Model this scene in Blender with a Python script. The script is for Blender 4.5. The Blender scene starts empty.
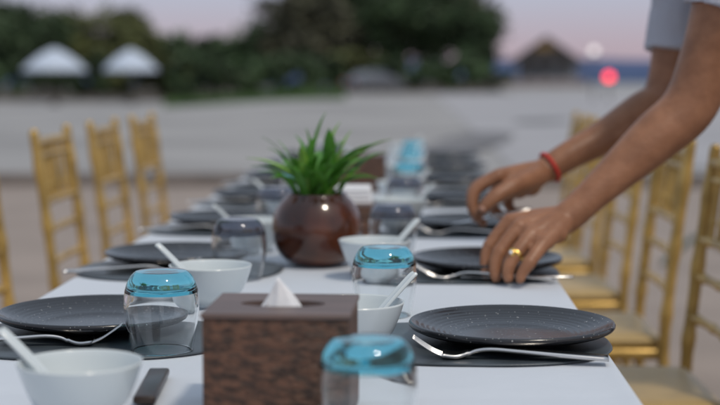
import bpy, bmesh, math, random
from mathutils import Vector, Matrix, noise as mnoise
random.seed(7)
R = math.radians
SC = bpy.context.scene
COL = SC.collection

# ------------------------------------------------------------------ camera, sky, sun, exposure
F = 1430.0                        # focal length in photo pixels (720 wide)
CAM = Vector((0, 0, 1.10))
YAW, PITCH = math.atan(57 / F), -math.atan(127.5 / F)
cd = bpy.data.cameras.new('camera')
cam = bpy.data.objects.new('camera', cd)
COL.objects.link(cam)
cam.location = CAM
cam.rotation_euler = (R(90) + PITCH, 0, YAW)
cd.sensor_width = 36
cd.lens = F / 720 * 36
cd.clip_start, cd.clip_end = 0.05, 20000
cd.dof.use_dof = True
cd.dof.focus_distance = 1.86
cd.dof.aperture_fstop = 3.0
SC.camera = cam
CR = cam.rotation_euler.to_matrix()

SUN_EL, SUN_AZ = R(58), R(140)     # azimuth from +Y, clockwise; high, behind the camera's right shoulder
wd = bpy.data.worlds.new('World')
SC.world = wd
wd.use_nodes = True
nt = wd.node_tree
nt.nodes.clear()
wo = nt.nodes.new('ShaderNodeOutputWorld')
bg = nt.nodes.new('ShaderNodeBackground')
sky = nt.nodes.new('ShaderNodeTexSky')
sky.sky_type = 'NISHITA'
sky.sun_disc = False
sky.sun_elevation = SUN_EL
sky.sun_rotation = SUN_AZ
sky.dust_density = 3.0
tc = nt.nodes.new('ShaderNodeTexCoord')
sx = nt.nodes.new('ShaderNodeSeparateXYZ')
rp = nt.nodes.new('ShaderNodeValToRGB')
nt.links.new(tc.outputs['Generated'], sx.inputs[0])
nt.links.new(sx.outputs['Z'], rp.inputs[0])
el = rp.color_ramp.elements
el[0].position, el[0].color = 0.0, (0.70, 0.54, 0.62, 1)
el[1].position, el[1].color = 1.0, (0.70, 0.81, 0.92, 1)
for p_, c_ in ((0.02, (0.71, 0.57, 0.67, 1)), (0.055, (0.62, 0.64, 0.82, 1)), (0.2, (0.50, 0.56, 0.66, 1)), (0.45, (0.50, 0.57, 0.66, 1))):
    e_ = el.new(p_)
    e_.color = c_
sm = nt.nodes.new('ShaderNodeMix')
sm.data_type = 'RGBA'
sm.blend_type = 'ADD'
sm.inputs['Factor'].default_value = 0.06
nt.links.new(rp.outputs[0], sm.inputs[6])
nt.links.new(sky.outputs[0], sm.inputs[7])
nt.links.new(sm.outputs[2], bg.inputs[0])
bg.inputs[1].default_value = 0.60
nt.links.new(bg.outputs[0], wo.inputs[0])

sl = bpy.data.lights.new('sun', 'SUN')
sl.energy = 1.5
sl.angle = R(6)
sl.color = (1.0, 0.90, 0.76)
sun = bpy.data.objects.new('sun', sl)
COL.objects.link(sun)
sdir = Vector((math.sin(SUN_AZ) * math.cos(SUN_EL), math.cos(SUN_AZ) * math.cos(SUN_EL), math.sin(SUN_EL)))
sun.rotation_euler = (-sdir).to_track_quat('-Z', 'Y').to_euler()

SC.view_settings.view_transform = 'Standard'
SC.view_settings.look = 'None'
SC.view_settings.exposure = 0.0
SC.view_settings.gamma = 1
SC.render.engine = 'CYCLES'
SC.cycles.use_denoising = True
SC.cycles.max_bounces = 12
SC.cycles.transmission_bounces = 10
SC.cycles.glossy_bounces = 5
SC.cycles.sample_clamp_indirect = 12
SC.cycles.blur_glossy = 0.3


def at(u, v, Y):
    """world point on the ray through photo pixel (u, v) at world depth Y"""
    d = CR @ Vector(((u - 360) / F, -(v - 202.5) / F, -1))
    return CAM + d * (Y / d.y)


# ------------------------------------------------------------------ helpers
def link(o, parent=None):
    COL.objects.link(o)
    if parent:
        o.parent = parent
    return o


def tag(o, label=None, cat=None, group=None, kind=None):
    if label: o['label'] = label
    if cat: o['category'] = cat
    if group: o['group'] = group
    if kind: o['kind'] = kind
    return o


def empty(name, loc=(0, 0, 0), rz=0, label=None, cat=None, group=None):
    o = bpy.data.objects.new(name, None)
    o.empty_display_size = 0.05
    o.location = loc
    o.rotation_euler = (0, 0, rz)
    return tag(link(o), label, cat, group)


class MB:
    """collects geometry; build() links it as one mesh object"""
    def __init__(s):
        s.v, s.f, s.sm = [], [], []

    def add(s, verts, faces, smooth=True):
        b = len(s.v)
        s.v += [tuple(p) for p in verts]
        for f in faces:
            s.f.append(tuple(i + b for i in f))
            s.sm.append(smooth)
        return s

    def box(s, lo, hi, bev=0.0):
        if bev <= 0:
            x0, y0, z0 = lo
            x1, y1, z1 = hi
            return s.add([(x0, y0, z0), (x1, y0, z0), (x1, y1, z0), (x0, y1, z0), (x0, y0, z1), (x1, y0, z1), (x1, y1, z1), (x0, y1, z1)],
                         [(3, 2, 1, 0), (4, 5, 6, 7), (0, 1, 5, 4), (1, 2, 6, 5), (2, 3, 7, 6), (3, 0, 4, 7)], False)
        bm = bmesh.new()
        bmesh.ops.create_cube(bm, size=1)
        for v in bm.verts:
            v.co = Vector([lo[i] + (v.co[i] + .5) * (hi[i] - lo[i]) for i in range(3)])
        bmesh.ops.bevel(bm, geom=list(bm.edges), offset=bev, segments=3, profile=.5, affect='EDGES')
        bm.verts.index_update()
        s.add([v.co for v in bm.verts], [[v.index for v in f.verts] for f in bm.faces], True)
        bm.free()
        return s

    def lathe(s, prof, seg=48, c=(0, 0, 0), smooth=True):
        vs, fs, rings = [], [], []
        for r, z in prof:
            if r < 1e-6:
                rings.append([len(vs)])
                vs.append((c[0], c[1], c[2] + z))
            else:
                rings.append(list(range(len(vs), len(vs) + seg)))
                for k in range(seg):
                    a = 2 * math.pi * k / seg
                    vs.append((c[0] + r * math.cos(a), c[1] + r * math.sin(a), c[2] + z))
        for A, B in zip(rings, rings[1:]):
            for k in range(seg):
                k2 = (k + 1) % seg
                if len(A) == 1 and len(B) == 1: continue
                if len(A) == 1: fs.append((A[0], B[k2], B[k]))
                elif len(B) == 1: fs.append((A[k], A[k2], B[0]))
                else: fs.append((A[k], A[k2], B[k2], B[k]))
        return s.add(vs, fs, smooth)

    def tube(s, pts, rad, seg=12, up=None, cap=True, smooth=True, squash=None):
        """swept tube; rad per point (number or (a, b)); up fixes the frame's b axis"""
        pts = [Vector(p) for p in pts]
        n = len(pts)
        tans = []
        for i in range(n):
            t = pts[min(i + 1, n - 1)] - pts[max(i - 1, 0)]
            tans.append(t.normalized())
        if up is None:
            u0 = Vector((0, 0, 1)) if abs(tans[0].z) < .9 else Vector((1, 0, 0))
        else:
            u0 = Vector(up)
        vs, fs = [], []
        u = u0
        rings = []
        def ring(p, t, a, b):
            side = t.cross(u).normalized()
            upv = side.cross(t).normalized()
            ids = []
            for k in range(seg):
                an = 2 * math.pi * k / seg
                ids.append(len(vs))
                vs.append(p + side * (a * math.cos(an)) + upv * (b * math.sin(an)))
            rings.append(ids)
            return upv
        for i in range(n):
            r = rad[i] if isinstance(rad, (list, tuple)) and not (len(rad) == 2 and n != 2) else rad
            a, b = (r if isinstance(r, (list, tuple)) else (r, r))
            if cap and i == 0:
                for q in (.55, .86):
                    ring(pts[0] - tans[0] * (min(a, b) * math.sqrt(1 - (q) ** 2)) , tans[0], a * q, b * q)
            nu = ring(pts[i], tans[i], a, b)
            if up is None: u = nu
            if cap and i == n - 1:
                for q in (.86, .55):
                    ring(pts[i] + tans[i] * (min(a, b) * math.sqrt(1 - q ** 2)), tans[i], a * q, b * q)
        for A, B in zip(rings, rings[1:]):
            for k in range(seg):
                k2 = (k + 1) % seg
                fs.append((A[k], A[k2], B[k2], B[k]))
        fs.append(tuple(reversed(rings[0])))
        fs.append(tuple(rings[-1]))
        return s.add(vs, fs, smooth)

    def ball(s, c, r, seg=20, rings=12, rot=None):
        r = r if isinstance(r, (list, tuple)) else (r, r, r)
        m = rot or Matrix.Identity(3)
        vs, fs = [], []
        for i in range(rings + 1):
            th = math.pi * i / rings
            for k in range(seg):
                a = 2 * math.pi * k / seg
                vs.append(Vector(c) + m @ Vector((r[0] * math.sin(th) * math.cos(a), r[1] * math.sin(th) * math.sin(a), -r[2] * math.cos(th))))
        for i in range(rings):
            for k in range(seg):
                k2 = (k + 1) % seg
                A = [i * seg + k, i * seg + k2, (i + 1) * seg + k2, (i + 1) * seg + k]
                if i == 0: A = [k, (i + 1) * seg + k2, (i + 1) * seg + k]
                if i == rings - 1: A = [i * seg + k, i * seg + k2, (i + 1) * seg]
                fs.append(A)
        # merge poles
        b0 = 0
        fs = [[(b0 if j < seg else (rings * seg if j >= rings * seg else j)) for j in f] for f in fs]
        return s.add(vs, fs, True)

    def mesh(s, name):
        me = bpy.data.meshes.new(name)
        me.from_pydata(s.v, [], s.f)
        me.polygons.foreach_set('use_smooth', s.sm)
        me.update()
        return me

    def build(s, name, mat, parent=None, loc=None):
        me = s.mesh(name)
        if mat: me.materials.append(mat)
        o = link(bpy.data.objects.new(name, me), parent)
        if loc is not None: o.location = loc
        return o


def copy_tree(o, parent=None):
    c = link(o.copy(), parent)
    for ch in o.children:
        copy_tree(ch, c)
    return c


def spline(pts, n):
    """Catmull-Rom through tuples of any length"""
    out = []
    P = [pts[0]] + list(pts) + [pts[-1]]
    for i in range(1, len(P) - 2):
        for k in range(n):
            t = k / n
            q = []
            for a, b, c, d in zip(P[i - 1], P[i], P[i + 1], P[i + 2]):
                q.append(.5 * (2 * b + (c - a) * t + (2 * a - 5 * b + 4 * c - d) * t * t + (3 * b - a - 3 * c + d) * t ** 3))
            out.append(tuple(q))
    out.append(tuple(pts[-1]))
    return out


def smooth01(a, b, x):
    t = max(0, min(1, (x - a) / (b - a)))
    return t * t * (3 - 2 * t)


# ------------------------------------------------------------------ materials
def mat(name, col, rough=.5, metal=0, var=0, vscale=8, bump=0, bscale=60, spec=.5, coat=0, coat_rough=.05, stretch=(1, 1, 1), col2=None, sss=0, detail=5, sheen=0):
    m = bpy.data.materials.new(name)
    m.use_nodes = True
    n = m.node_tree.nodes
    l = m.node_tree.links
    p = n['Principled BSDF']
    p.inputs['Base Color'].default_value = (*col, 1)
    p.inputs['Roughness'].default_value = rough
    p.inputs['Metallic'].default_value = metal
    p.inputs['Specular IOR Level'].default_value = spec
    p.inputs['Coat Weight'].default_value = coat
    p.inputs['Coat Roughness'].default_value = coat_rough
    p.inputs['Sheen Weight'].default_value = sheen
    if sss:
        p.inputs['Subsurface Weight'].default_value = sss
        p.inputs['Subsurface Radius'].default_value = (1, .35, .2)
        p.inputs['Subsurface Scale'].default_value = .006
    t = n.new('ShaderNodeTexCoord')
    mp = n.new('ShaderNodeMapping')
    mp.inputs['Scale'].default_value = stretch
    l.new(t.outputs['Object'], mp.inputs[0])
    if var or col2:
        no = n.new('ShaderNodeTexNoise')
        no.inputs['Scale'].default_value = vscale
        no.inputs['Detail'].default_value = detail
        l.new(mp.outputs[0], no.inputs['Vector'])
        r = n.new('ShaderNodeValToRGB')
        r.color_ramp.elements[0].position = .36
        r.color_ramp.elements[1].position = .64
        c2 = col2 or tuple(min(1, c * (1 + var)) for c in col)
        c1 = col if col2 else tuple(c * (1 - var) for c in col)
        r.color_ramp.elements[0].color = (*c1, 1)
        r.color_ramp.elements[1].color = (*c2, 1)
        l.new(no.outputs['Fac'], r.inputs[0])
        l.new(r.outputs[0], p.inputs['Base Color'])
    if bump:
        nb = n.new('ShaderNodeTexNoise')
        nb.inputs['Scale'].default_value = bscale
        nb.inputs['Detail'].default_value = 4
        l.new(mp.outputs[0], nb.inputs['Vector'])
        b = n.new('ShaderNodeBump')
        b.inputs['Strength'].default_value = bump
        b.inputs['Distance'].default_value = .01
        l.new(nb.outputs['Fac'], b.inputs['Height'])
        l.new(b.outputs[0], p.inputs['Normal'])
    return m


def glass(name, col, rough=.015, ior=1.45):
    m = bpy.data.materials.new(name)
    m.use_nodes = True
    p = m.node_tree.nodes['Principled BSDF']
    p.inputs['Base Color'].default_value = (*col, 1)
    p.inputs['Roughness'].default_value = rough
    p.inputs['Transmission Weight'].default_value = 1
    p.inputs['IOR'].default_value = ior
    return m


def emit(name, col, s):
    m = bpy.data.materials.new(name)
    m.use_nodes = True
    n = m.node_tree.nodes
    n.clear()
    e = n.new('ShaderNodeEmission')
    e.inputs[0].default_value = (*col, 1)
    e.inputs[1].default_value = s
    o = n.new('ShaderNodeOutputMaterial')
    m.node_tree.links.new(e.outputs[0], o.inputs[0])
    return m


def plate_material():
    m = mat('black_speckled_glaze', (.012, .012, .015), rough=.2, spec=.6, bump=.03, bscale=90, coat=.15, coat_rough=.09)
    n = m.node_tree.nodes
    l = m.node_tree.links
    p = n['Principled BSDF']
    t = n.new('ShaderNodeTexCoord')
    fac = None
    for sc, th in ((75, .10), (120, .13), (230, .13)):
        v = n.new('ShaderNodeTexVoronoi')
        v.inputs['Scale'].default_value = sc
        l.new(t.outputs['Object'], v.inputs['Vector'])
        lt = n.new('ShaderNodeMath')
        lt.operation = 'LESS_THAN'
        lt.inputs[1].default_value = th
        l.new(v.outputs['Distance'], lt.inputs[0])
        sp = n.new('ShaderNodeSeparateColor')
        l.new(v.outputs['Color'], sp.inputs[0])
        gt = n.new('ShaderNodeMath')
        gt.operation = 'GREATER_THAN'
        gt.inputs[1].default_value = .66
        l.new(sp.outputs[0], gt.inputs[0])
        mu = n.new('ShaderNodeMath')
        mu.operation = 'MULTIPLY'
        l.new(lt.outputs[0], mu.inputs[0])
        l.new(gt.outputs[0], mu.inputs[1])
        if fac is None: fac = mu
        else:
            mx = n.new('ShaderNodeMath')
            mx.operation = 'MAXIMUM'
            l.new(fac.outputs[0], mx.inputs[0])
            l.new(mu.outputs[0], mx.inputs[1])
            fac = mx
    mc = n.new('ShaderNodeMix')
    mc.data_type = 'RGBA'
    mc.inputs[6].default_value = (.014, .014, .017, 1)
    mc.inputs[7].default_value = (.34, .34, .33, 1)
    l.new(fac.outputs[0], mc.inputs[0])
    l.new(mc.outputs[2], p.inputs['Base Color'])
    return m


M = dict(
    cloth=mat('white_tablecloth', (.58, .62, .68), rough=.75, bump=.12, bscale=38, var=.02, vscale=6, sheen=.2),
    plate=plate_material(),
    under=mat('shade_black_underside', (.006, .006, .007), rough=.9, spec=.1),  # shade below the plate rim, put into a near-black colour
    charger=mat('slate_charger', (.055, .068, .080), rough=.33, var=.25, vscale=14, bump=.05, bscale=300),
    porcelain=mat('white_porcelain', (.60, .65, .665), rough=.18, spec=.5, coat=.3),
    steel=mat('polished_steel', (.62, .61, .60), rough=.2, metal=1, var=.06, vscale=40),
    clear=glass('clear_glass', (.97, .99, .99)),
    blue=glass('blue_glass', (.24, .79, .91)),
    smoke=glass('smoky_glass', (.17, .175, .21)),
    smokeb=glass('pale_smoky_glass', (.86, .88, .89)),
    bark=mat('woven_brown_box', (.040, .020, .012), col2=(.135, .060, .033), rough=.6, vscale=120, stretch=(.6, .6, 1.15), bump=.7, bscale=75, detail=3),
    lid=mat('brown_box_lid', (.13, .085, .072), rough=.42, var=.18, vscale=25, stretch=(.3, 2, 1), bump=.06, bscale=60),
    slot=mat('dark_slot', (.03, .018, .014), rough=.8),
    tissue=mat('white_tissue', (.8, .8, .82), rough=.9, bump=.15, bscale=60),
    pot=mat('brown_lacquer', (.032, .011, .007), col2=(.125, .038, .017), rough=.14, vscale=11, coat=.35, coat_rough=.05),
    soil=mat('potting_soil', (.03, .02, .014), rough=.95, var=.5, vscale=60, bump=.6, bscale=90),
    pebble=mat('pale_pebbles', (.5, .47, .44), rough=.6, var=.25, vscale=30),
    leaf=mat('green_leaf', (.075, .235, .026), rough=.38, var=.35, vscale=20, stretch=(1, 1, 1)),
    leafy=mat('yellow_green_leaf', (.17, .33, .045), rough=.4, var=.25, vscale=20),
    gold=mat('gold_chair_paint', (.54, .35, .105), rough=.27, metal=.45, var=.22, vscale=14, bump=.06, bscale=80),
    cushion=mat('pale_gold_cushion', (.42, .285, .10), rough=.45, var=.12, vscale=12, bump=.04, bscale=200, sheen=.3),
    skin=mat('tan_skin', (.252, .112, .057), col2=(.325, .150, .079), rough=.42, vscale=30, bump=.14, bscale=95, sss=.1, spec=.4),
    shirt=mat('pale_grey_shirt', (.43, .44, .50), rough=.9, var=.04, vscale=6, bump=.6, bscale=16),
    trousers=mat('dark_trousers', (.03, .032, .04), rough=.85, bump=.2, bscale=40),
    shoe=mat('black_shoe', (.015, .014, .014), rough=.4),
    hair=mat('black_hair', (.008, .007, .006), rough=.5, bump=.5, bscale=120),
    nail=mat('finger_nail', (.42, .23, .17), rough=.3),
    eye=mat('eye_white', (.7, .68, .64), rough=.2),
    red=mat('red_cord', (.55, .030, .018), rough=.6, bump=.4, bscale=300),
    goldring=mat('gold_ring', (.85, .55, .16), rough=.22, metal=1),
    stone=mat('clear_ring_stone', (.85, .85, .88), rough=.05, coat=1),
    wood=mat('dark_wood_rest', (.035, .02, .014), rough=.3, var=.35, vscale=20, stretch=(1, 6, 1)),
    paving=mat('beige_paving', (.285, .235, .205), rough=.85, var=.10, vscale=1.6, bump=.3, bscale=14),
    road=mat('pale_concrete', (.30, .292, .29), rough=.85, var=.20, vscale=.22, bump=.2, bscale=6),
    apron=mat('light_concrete_apron', (.345, .337, .352), rough=.7, var=.08, vscale=.3),
    darkpatch=mat('dark_grey_patch', (.15, .142, .145), rough=.6, var=.2, vscale=1.2),  # darker grey than the concrete, for the irregular ground patches
    earth=mat('leaf_littered_soil', (.075, .062, .045), rough=.95, var=.35, vscale=.8, bump=.4, bscale=5),
    kerb=mat('dull_kerb', (.19, .165, .15), rough=.9, var=.2, vscale=3),
    sea=mat('sea_water', (.035, .065, .14), rough=.7, spec=.12, bump=.15, bscale=.4),
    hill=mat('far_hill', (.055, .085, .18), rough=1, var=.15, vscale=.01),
    grass=mat('grass_blades', (.06, .12, .03), rough=.7, var=.3, vscale=1),
    trunk=mat('tree_bark', (.10, .08, .065), rough=.95, var=.35, vscale=2, bump=.5, bscale=8),
    canvas=mat('white_canvas', (.50, .57, .68), rough=.8, var=.03, vscale=1),
    pole=mat('dark_pole', (.07, .055, .045), rough=.6),
    roof=mat('dark_thatch_roof', (.035, .032, .034), rough=.95, var=.3, vscale=1.5, bump=.5, bscale=4),
    gable=mat('ochre_gable', (.42, .26, .09), rough=.8, var=.2, vscale=1),
    housewall=mat('grey_house_wall', (.30, .315, .34), rough=.85, var=.1, vscale=.6),
    window=mat('dark_window_glass', (.02, .025, .03), rough=.1),
    frame=mat('pale_window_frame', (.35, .34, .33), rough=.6),
    lowwall=mat('low_boundary_wall', (.24, .20, .20), rough=.9, var=.1, vscale=.4),
    carpaint=mat('silver_car_paint', (.15, .16, .18), rough=.3, metal=.4, coat=.6),
    tyre=mat('tyre_rubber', (.015, .015, .015), rough=.9),
    hose=mat('green_hose', (.02, .06, .035), rough=.5),
    lampmetal=mat('lamp_post_metal', (.06, .06, .065), rough=.5, metal=.6),
    redlamp=emit('red_lamp_glow', (1.0, .05, .06), 4.6),
    whitelamp=emit('white_lamp_glow', (1.0, .95, .93), 1.5),
)
LEAFM = [mat('foliage_%s' % k, c, rough=.7, var=.5, vscale=.6) for k, c in
         (('dark', (.048, .082, .034)), ('olive', (.115, .130, .044)), ('mid', (.070, .120, .050)), ('brown', (.095, .095, .058)))]


# ------------------------------------------------------------------ ground, sea, hills
KY = 14.0


def ground_z(x, y):
    if y < KY: return 0.0
    t = smooth01(KY, 80, y)
    left = smooth01(-4, -15, x)
    z = .12 * (1 - t) + (-.05 - .55 * left) * t
    z -= 3.2 * smooth01(200, 275, y)
    return z


def sheet(name, xs, ys, zf, m, kind='structure'):
    b = MB()
    vs = [(x, y, zf(x, y)) for y in ys for x in xs]
    nx = len(xs)
    fs = [(j * nx + i, j * nx + i + 1, (j + 1) * nx + i + 1, (j + 1) * nx + i) for j in range(len(ys) - 1) for i in range(nx - 1)]
    b.add(vs, fs)
    return tag(b.build(name, m), kind=kind)


XS = [-900, -400, -200, -100, -60, -40] + [-30 + 2 * i for i in range(31)] + [40, 60, 100, 200, 400, 900]
sheet('ground', XS, [KY + .18] + [16 + 4 * i for i in range(50)] + [220, 235, 250, 265, 280], ground_z, M['road'])
sheet('pavement', [-900, -60, -20, 0, 20, 60, 900], [-900, -60, -20, 0, 7, KY], lambda x, y: 0, M['paving'])
tag(MB().box((-900, KY, -.3), (900, KY + .18, .125), .0).build('kerb', M['kerb']), kind='structure')
sheet('concrete_apron', [1.0 + .5 * i for i in range(60)], [15 + 2 * i for i in range(40)],
      lambda x, y: ground_z(x, y) + .012, M['apron'])
sheet('sea', [-9000, -2000, -500, 0, 500, 2000, 9000], [205, 400, 1000, 3000, 9500], lambda x, y: -1.0, M['sea'])
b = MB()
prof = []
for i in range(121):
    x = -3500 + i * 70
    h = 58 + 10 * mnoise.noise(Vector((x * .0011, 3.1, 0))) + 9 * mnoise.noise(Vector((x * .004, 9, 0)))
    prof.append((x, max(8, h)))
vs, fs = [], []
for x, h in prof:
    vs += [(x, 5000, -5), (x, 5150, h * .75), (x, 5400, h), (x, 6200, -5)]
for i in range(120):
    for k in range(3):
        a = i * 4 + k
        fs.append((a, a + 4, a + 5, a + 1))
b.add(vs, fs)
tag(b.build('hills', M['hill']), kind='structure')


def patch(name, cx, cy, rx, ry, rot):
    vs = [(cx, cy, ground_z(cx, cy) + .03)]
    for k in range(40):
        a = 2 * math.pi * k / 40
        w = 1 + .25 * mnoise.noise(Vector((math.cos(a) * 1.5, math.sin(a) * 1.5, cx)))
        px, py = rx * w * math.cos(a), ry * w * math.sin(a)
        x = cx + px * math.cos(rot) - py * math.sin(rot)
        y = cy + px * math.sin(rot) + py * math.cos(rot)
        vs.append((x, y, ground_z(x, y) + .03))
    o = MB().add(vs, [(0, k + 1, (k + 1) % 40 + 1) for k in range(40)]).build(name, M['darkpatch'])
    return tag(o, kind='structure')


c = at(468, 146, 23)
patch('dark_ground_patch', .85, 21, .5, 3.6, R(-8))
c = at(543, 126, 31)
patch('dark_ground_patch', c.x, 31, .5, 1.6, R(-15))

# grass verge on the left under the trees
b = MB()
for k in range(5000):
    u = random.uniform(165, 345)
    y = random.uniform(66, 88)
    x = at(u, 100, y).x
    z = ground_z(x, y) - .01
    h = random.uniform(.12, .45) * (1.2 if y > 74 else .7)
    a = random.uniform(0, math.pi)
    dx, dy = .05 * math.cos(a), .05 * math.sin(a)
    lx = random.uniform(-.1, .1)
    b.add([(x - dx, y - dy, z), (x + dx, y + dy, z), (x + lx, y, z + h)], [(0, 1, 2)])
tag(b.build('grass', M['grass']), 'strip of green grass at the foot of the trees', 'grass', kind='stuff')


# ------------------------------------------------------------------ trees and bushes
def tree(name, u, D, hw_px, top_px, label, m, gaps=0., leaves=2600, bush=False, group='trees along the far edge', seed=0):
    rnd = random.Random(seed * 31 + 5)
    base = at(u, 90, D)
    gz = ground_z(base.x, D)
    top = at(u, top_px, D).z
    H = top - gz
    rw = hw_px * D / F
    root = empty(name, (base.x, D, gz), 0, label, 'bush' if bush else 'tree', group)
    t = MB()
    th = H * (.30 if not bush else .12)
    r0 = max(.05, H * (.028 if not bush else .012))
    lean = rnd.uniform(-.06, .06) * H
    t.tube([(0, 0, -.1), (lean * .3, 0, th * .5), (lean * .6, 0, th), (lean, 0, H * .72)], [r0 * 1.25, r0, r0 * .8, r0 * .25], 9)
    for k in range(6):
        a = 2 * math.pi * k / 6 + rnd.random()
        q = rnd.uniform(.45, .8) * rw
        z0 = th * rnd.uniform(.75, 1.3)
        t.tube([(lean * .6, 0, z0), (math.cos(a) * q * .5, math.sin(a) * q * .5, z0 + H * .16), (math.cos(a) * q, math.sin(a) * q, z0 + H * .3)],
               [r0 * .5, r0 * .33, r0 * .12], 6)
    t.build('trunk', M['trunk'], root)
    cb = MB()
    cz0 = H * (.22 if not bush else .02)
    cl = []
    n = 46 if not bush else 18
    while len(cl) < n:
        p = Vector((rnd.uniform(-1, 1), rnd.uniform(-1, 1), rnd.uniform(-1, 1)))
        if p.length < 1 and rnd.random() > gaps * (p.z * .5 + .5):
            cl.append((Vector((p.x * rw * .92, p.y * rw * .9, cz0 + (p.z * .5 + .5) * (H - cz0) * .93)), rnd.uniform(.16, .32) * min(rw, H * .5)))
    ls = min(.5, max(.16, rw * .11))
    for k in range(leaves):
        c0, cr = cl[k % n]
        d = Vector((rnd.gauss(0, 1), rnd.gauss(0, 1), rnd.gauss(0, .8)))
        p = c0 + d * cr * .62
        if p.z < 0.05: p.z = .05 + rnd.random() * .3
        a = Vector((rnd.uniform(-1, 1), rnd.uniform(-1, 1), rnd.uniform(-.6, .6))).normalized() * ls * rnd.uniform(.6, 1.2)
        q = a.cross(Vector((rnd.uniform(-1, 1), rnd.uniform(-1, 1), rnd.uniform(-1, 1)))).normalized() * ls * .45
        cb.add([p - a, p + q, p + a, p - q], [(0, 1, 2, 3)], False)
    cb.build('crown' if not bush else 'foliage', m, root)
    return root


TREES = [
    (14, 116, 50, 0, 'dark leafy tree at the left edge, behind the left parasol', 0, 0),
    (62, 124, 40, 10, 'dark tree rising between the two white parasols', 1, 0),
    (116, 122, 42, 4, 'olive tree just behind the right white parasol', 1, .1),
    (168, 126, 42, 34, 'low dark tree right of the parasols under open sky', 2, 0),
    (212, 124, 44, 36, 'low rounded green tree left of the plant under open sky', 0, 0),
    (256, 122, 36, 22, 'medium tree where the open sky meets the tall trees', 2, .3),
    (306, 120, 50, -25, 'tall thin-crowned tree above the potted plant with sky gaps', 3, .75),
    (352, 126, 56, -45, 'tall dark tree with small sky gaps, behind the silver car', 0, .5),
    (404, 122, 56, -50, 'tallest dense dark tree at the middle of the tree line', 0, 0),
    (444, 128, 50, -40, 'tall brownish tree left of the last tree before the hut', 3, .1),
    (472, 118, 32, -12, 'last tall dark tree before the hut with the gabled roof', 0, .1),
]
for i, (u, D, hw, tp, lab, mi, gp) in enumerate(TREES):
    tree('shade_tree', u, D, hw, tp, lab, LEAFM[mi], gp, 4200, seed=i)
BUSH = [
    (48, 108, 40, 60, 'dark bush in the shade behind the larger parasol'),
    (-8, 104, 40, 56, 'dark bush at the left frame edge below the parasol'),
    (100, 106, 40, 58, 'dark bush in the shade between the parasol poles'),
    (155, 106, 42, 52, 'bush right of the parasols at the tree foot'),
    (205, 104, 44, 52, 'bush above the left part of the grass strip'),
    (255, 106, 44, 50, 'bush left of the potted plant tip at the tree foot'),
    (305, 104, 44, 48, 'bush directly above the potted plant at the tree foot'),
    (350, 110, 44, 48, 'bush behind the bonnet of the silver car'),
    (405, 108, 44, 50, 'bush right behind the silver car'),
    (450, 108, 44, 52, 'bush at the foot of the tall brownish tree'),
    (492, 110, 24, 66, 'small dark bush beside the gabled hut'),
]
for i, (u, D, hw, tp, lab) in enumerate(BUSH):
    tree('bush', u, D, hw, tp, lab, LEAFM[(0, 2, 0, 1)[i % 4]], 0, 2600, True, 'bushes at the foot of the trees', seed=40 + i)


sheet('soil', [-60 + 2 * i for i in range(34)], [90 + 4 * i for i in range(27)], lambda x, y: ground_z(x, y) + .03, M['earth'])

# ------------------------------------------------------------------ parasols
def parasol(u, label, wpx, ytop, ybot, D=80):
    c = at(u, 100, D)
    gz = ground_z(c.x, D)
    root = empty('beach_parasol', (c.x, D, gz), 0, label, 'parasol', 'white beach parasols')
    zt, zb = at(u, ytop, D).z - gz, at(u, ybot, D).z - gz
    r = wpx / 2 * D / F
    n = 8
    rows = 7
    vs = [(0, 0, zt)]
    for j in range(1, rows + 1):
        t = j / rows
        rr = r * t
        zz = zt - (zt - zb) * (.5 * t + .5 * t ** 2)
        for k in range(n * 4):
            a = 2 * math.pi * k / (n * 4)
            sag = 1 - .05 * t * abs(math.sin(a * n / 2))
            vs.append((rr * math.cos(a) * sag, rr * math.sin(a) * sag, zz))
    N = n * 4
    for k in range(N):
        p = vs[1 + (rows - 1) * N + k]
        vs.append((p[0], p[1], p[2] - .07))
    fs = [(0, 1 + k, 1 + (k + 1) % N) for k in range(N)]
    for j in range(rows):
        for k in range(N):
            k2 = (k + 1) % N
            fs.append((1 + j * N + k, 1 + (j + 1) * N + k, 1 + (j + 1) * N + k2, 1 + j * N + k2))
    can = MB().add(vs, fs).build('canopy', M['canvas'], root)
    md = can.modifiers.new('t', 'SOLIDIFY')
    md.thickness = .012
    MB().tube([(0, 0, .05), (0, 0, zt + .05)], [.04, .03], 12).build('pole', M['pole'], root)
    MB().lathe([(0, 0), (.38, 0), (.38, .08), (.1, .14), (.05, .3), (0, .3)], 20).build('base', M['pole'], root)
    for k in range(n):
        a = 2 * math.pi * (k + .5) / n
        MB().tube([(0, 0, zb + .35), (math.cos(a) * r * .55, math.sin(a) * r * .55, zt - (zt - zb) * .46 - .05)], [.014, .014], 6).build('rib', M['pole'], root)


parasol(55, 'larger white parasol on the left, under dark trees', 67, 48, 70)
parasol(131, 'smaller white parasol on the right of the pair', 57, 49, 70, 84)

# ------------------------------------------------------------------ hut, low wall, car, lamps
D = 150
hc = at(546, 85, D)
hz = ground_z(hc.x, D)
hut = empty('hut', (hc.x, D, hz), R(-8), 'grey hut with dark gabled roof and ochre gable beside the sea', 'hut')
W2, HW = 2.9, 2.95
apx = at(546, 36, D).z - hz
MB().box((-W2, 0, 0), (W2, 7, HW)).build('wall', M['housewall'], hut)
for s in (-1, 1):
    rf = MB()
    rf.add([(0, -.7, apx), (0, 7.7, apx), (s * 3.7, 7.7, HW - .35), (s * 3.7, -.7, HW - .35),
            (0, -.7, apx - .22), (0, 7.7, apx - .22), (s * 3.7, 7.7, HW - .57), (s * 3.7, -.7, HW - .57)],
           [(0, 1, 2, 3), (7, 6, 5, 4), (0, 3, 7, 4), (1, 5, 6, 2), (3, 2, 6, 7)], False)
    rf.build('roof', M['roof'], hut)
zg = HW + (apx - HW) * .36
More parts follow.
